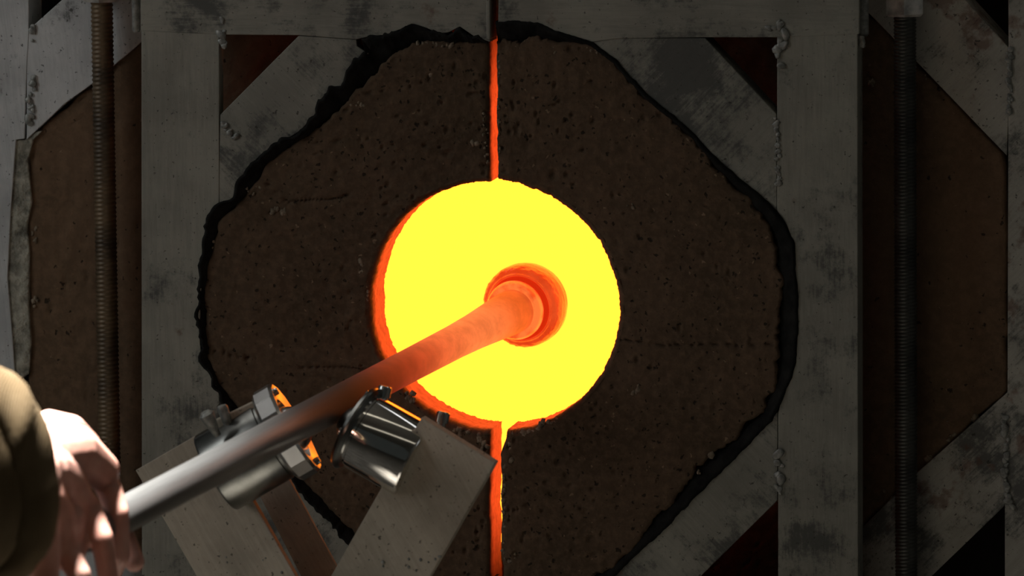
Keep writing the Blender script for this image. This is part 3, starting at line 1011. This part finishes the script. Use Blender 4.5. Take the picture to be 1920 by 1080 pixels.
# post
pc = yk(608, 1190, -0.035)
ypart('post', prism_bm([pc + Vector((x, y, 0)) for x, y in ((-0.03, -0.03), (0.03, -0.03), (0.03, 0.03), (-0.03, 0.03))], Vector((0, 0, -pc.z + 0.012)), 0.003), M['yoke'])
ypart('base_plate', lathe_bm([(0, 0.2), (0.010, 0.2), (0.013, 0.19)], (pc.x, pc.y, 0.0), (0, 0, 1), 40), M['yoke'])
# weld spatter where the arms meet
rnd = random.Random(5)
bm = bmesh.new()
for i in range(46):
    px, py = rnd.uniform(420, 860), rnd.uniform(1042, 1100)
    if 560 + (py - 1085) * 0.57 < px < 640 + (1045 - py) * 0.57: continue
    if px > 640 and px > 830 - (py - 1040) * 0.5: continue
    rr = rnd.uniform(0.0008, 0.0022)
    bmesh.ops.create_icosphere(bm, subdivisions=1, radius=rr, matrix=Matrix.Translation(yk(px, py, off)))
o = ypart('weld_spatter', bm, M['weld'])
o['kind'] = 'stuff'


def ball_unit(face, axis, r_body, r_fl, t_fl, length, facets, mats, lip, ball=0.022, proud=0.014):
    """housing from the arm to the flange whose front centre is face; a steel ball stands proud of it"""
    axis = axis.normalized()
    o1 = ypart('roller_housing', lathe_bm([(-length, r_body * 0.96), (-length + 0.002, r_body), (-t_fl - 0.004, r_body), (-t_fl - 0.003, r_body * 0.965), (-t_fl, r_body * 0.965)],
                                          face, axis, 64), mats[0], 40)
    ph = 0.2
    bm = lathe_bm([(-t_fl, r_fl * 0.93), (-t_fl + 0.003, r_fl), (-0.003, r_fl), (0.0, r_fl - 0.002)] + lip, face, axis, facets, phase=ph)
    o2 = ypart('roller_flange', bm, mats[1], 20)
    bm = bmesh.new()
    bmesh.ops.create_uvsphere(bm, u_segments=32, v_segments=20, radius=ball, matrix=Matrix.Translation(face + axis * (proud - ball)))
    o3 = ypart('roller_ball', bm, mats[1], 60)
    # small cap screws round the flange
    a, b, d = frame_of(axis)
    for i in range(4):
        t = math.pi / 4 + i * math.pi / 2
        c = face + (a * math.cos(t) + b * math.sin(t)) * (r_fl * 0.80) - axis * 0.001
        ypart('cap_screw', lathe_bm([(-0.002, 0.0035), (0.003, 0.0035), (0.0038, 0.0026)], c, axis, 12), M['bolt'], 30)


al = cv(0.86, 0.50, 0.10)
ar = cv(-0.85, 0.48, -0.20)
fl_c = OY - al.normalized() * (PR + 0.0145)
fr_c = OY - ar.normalized() * (PR + 0.0145)
ball_unit(fl_c, al, 0.0385, 0.0455, 0.021, 0.085, 16, (M['chrome_dark'], M['chrome_ring']), [(-0.0024, 0.030), (-0.014, 0.028), (-0.015, 0.02)])
ball_unit(fr_c, ar, 0.0355, 0.0405, 0.008, 0.066, 48, (M['chrome'], M['chrome_dark']), [(0.0, 0.025), (-0.006, 0.0227)])
# bolts and lugs
bd = (CX * 0.22 + CY * 0.97).normalized()
for px, py, ln in ((723, 724, 0.022), (832, 772, 0.026)):
    c = at(px, py, YD + (0.0 if px < 800 else 0.02))
    ypart('bolt', lathe_bm([(-ln, 0.0045), (-0.010, 0.0045), (-0.010, 0.0062), (-0.001, 0.0062), (0.0, 0.005)], c, bd, 18), M['bolt'], 30)
ypart('lug', prism_bm([at(p, q_, YD - 0.01) for p, q_ in ((392, 792), (474, 752), (482, 768), (404, 812))], CZ * -0.03, 0.002), M['yoke'])
ypart('lug_pin', lathe_bm([(-0.012, 0.004), (0.006, 0.005), (0.008, 0.004)], at(421, 776, YD - 0.012), cv(-0.3, 0.9, 0.2), 14), M['weld'], 30)
ypart('lug_pin', lathe_bm([(-0.016, 0.003), (0.0, 0.006), (0.006, 0.007), (0.009, 0.004)], at(393, 788, YD - 0.03), cv(-0.45, 0.85, 0.2), 14), M['weld'], 30)


# ------------------------------------------------------------------ the worker's hand and sleeve
def hp(px, py, dz=0.0):
    """point at photo pixel, dz metres nearer the viewer than the pipe at the hand"""
    return at(px, py, HAND_D - dz)


def capsule(bm, p, q, r0, r1, n=6):
    p, q = Vector(p), Vector(q)
    ln = (q - p).length
    for i in range(n + 1):
        t = i / n
        bmesh.ops.create_icosphere(bm, subdivisions=2, radius=r0 + (r1 - r0) * t, matrix=Matrix.Translation(p.lerp(q, t)))


bm = bmesh.new()
mm = 0.001
chains = [
    # palm and back of the hand
    ([hp(84, 852, .105), hp(132, 846, .075), hp(188, 882, .040)], (25, 25, 17)),
    ([hp(80, 882, .12), hp(112, 896, .095), hp(152, 952, .076)], (25, 22, 14.5)),
    ([hp(70, 930, .13), hp(95, 965, .115), hp(118, 1030, .108)], (25, 21, 14)),
    ([hp(60, 970, .14), hp(72, 1020, .135), hp(84, 1085, .132)], (23, 19, 12.5)),
    ([hp(128, 925, .07), hp(112, 1000, .10)], (20, 20)),
    ([hp(150, 965, .065), hp(128, 1040, .095)], (15, 15)),
    # index
    ([hp(194, 892, .032), hp(222, 962, .045), hp(226, 1042, .04), hp(205, 1090, .02)], (12.5, 9.6, 8.8, 7.5)),
    # middle
    ([hp(160, 948, .070), hp(191, 1008, .085), hp(204, 1090, .08), hp(180, 1135, .06)], (13, 10.0, 9.2, 8)),
    # ring
    ([hp(120, 1030, .105), hp(150, 1078, .12), hp(162, 1150, .11), hp(140, 1190, .09)], (12.5, 9.8, 9, 7.8)),
    # little finger
    ([hp(84, 1085, .13), hp(106, 1140, .145), hp(116, 1195, .14), hp(100, 1220, .12)], (11, 8.6, 7.8, 7)),
    # thumb: behind, round the underside of the pipe, its tip showing below
    ([hp(92, 805, .045), hp(135, 803, .005), hp(168, 832, -.026), hp(206, 930, -.038), hp(236, 1015, -.032), hp(252, 1054, -.022)], (17, 12.0, 9.8, 10.0, 9.8, 9.2)),
    # wrist and forearm
    ([hp(85, 890, .095), hp(30, 905, .16), hp(-90, 950, .25), hp(-420, 1080, .42)], (29, 29, 33, 42)),
]
for pts, rr in chains:
    for (p, q_), (r0, r1) in zip(zip(pts[:-1], pts[1:]), zip(rr[:-1], rr[1:])):
        capsule(bm, p, q_, r0 * mm, r1 * mm, max(3, int((q_ - p).length / (min(r0, r1) * mm * 0.22))))
me = bpy.data.meshes.new('hand_src')
bm.to_mesh(me); bm.free()
src = bpy.data.objects.new('hand_src', me)
C.objects.link(src)
rm = src.modifiers.new('r', 'REMESH'); rm.mode = 'VOXEL'; rm.voxel_size = 0.0016
sm = src.modifiers.new('s', 'SMOOTH'); sm.factor = 0.5; sm.iterations = 14
dg = bpy.context.evaluated_depsgraph_get()
hm = bpy.data.meshes.new_from_object(src.evaluated_get(dg))
bpy.data.objects.remove(src); bpy.data.meshes.remove(me)
hm.materials.clear()
org = hp(75, 900, .1)
hm.transform(Matrix.Translation(-org))
person = link('person', hm, M['skin'], None, True)
person.location = org
person['label'] = 'person at left edge, bare fist closed round the steel blowpipe, tan sleeve'
person['category'] = 'person'

# sleeve: loose tube over the forearm with a thick turned cuff
fa = (hp(-420, 1080, .42) - hp(30, 900, .16)).normalized()


def tube_grid(axis_pts, radii, nseg, seed, wr, sq=1.0):
    n = len(axis_pts)
    d = fa
    a = (CY - d * CY.dot(d)).normalized()
    b = d.cross(a)
    t = np.linspace(0, 2 * math.pi, nseg, endpoint=False)
    P = np.zeros((n, nseg, 3))
    for i, (c, r) in enumerate(zip(axis_pts, radii)):
        rr = r * (np.abs(np.cos(t)) ** 2.8 + np.abs(np.sin(t)) ** 2.8) ** (-1 / 2.8) * (1 + wr * fbm(np.cos(t) * 1.6 + i * 0.11, np.sin(t) * 1.6 + i * 0.05, seed, 4))
        for ax in range(3):
            P[i, :, ax] = c[ax] + rr * np.cos(t) * a[ax] + rr * sq * np.sin(t) * b[ax]
    return P


c0 = hp(-80, 876, .225)
pts, rad = [], []
for i in range(60):
    s = i / 59
    pts.append(c0 + fa * (0.55 * s))
    rad.append(0.082 + 0.012 * s + 0.004 * math.sin(s * 26) * math.exp(-s * 3))
for i in range(30):                            # inside of the sleeve
    s = i / 29
    pts.append(c0 + fa * (0.55 * (1 - s)) if i else pts[-1])
    rad.append((0.082 + 0.012 * (1 - s)) - 0.005)
P = tube_grid(pts, rad, 96, 71, 0.13)
sl = link('sleeve', grid_mesh(P, closed_v=True), M['cloth'], None, True)
sl.parent = person
sl.matrix_parent_inverse = Matrix.Translation(-org)
# turned cuff
pts, rad = [], []
for i in range(24):
    t = 2 * math.pi * i / 24
    pts.append(c0 + fa * (0.012 - 0.026 * math.cos(t)))
    rad.append(0.085 + 0.012 * math.sin(t))
P = tube_grid(pts, rad, 96, 71, 0.13)
cu = link('cuff', grid_mesh(P, closed_u=True, closed_v=True), M['cloth'], None, True)
cu.parent = sl

# aim the bench spotlight at the hand
hc = hp(140, 860, 0)
spot.location = hc + CX * -0.30 + CY * 1.9 + CZ * 0.16
spot.rotation_euler = look_rot(spot.location, hc + cv(-0.03, 0, 0.08))
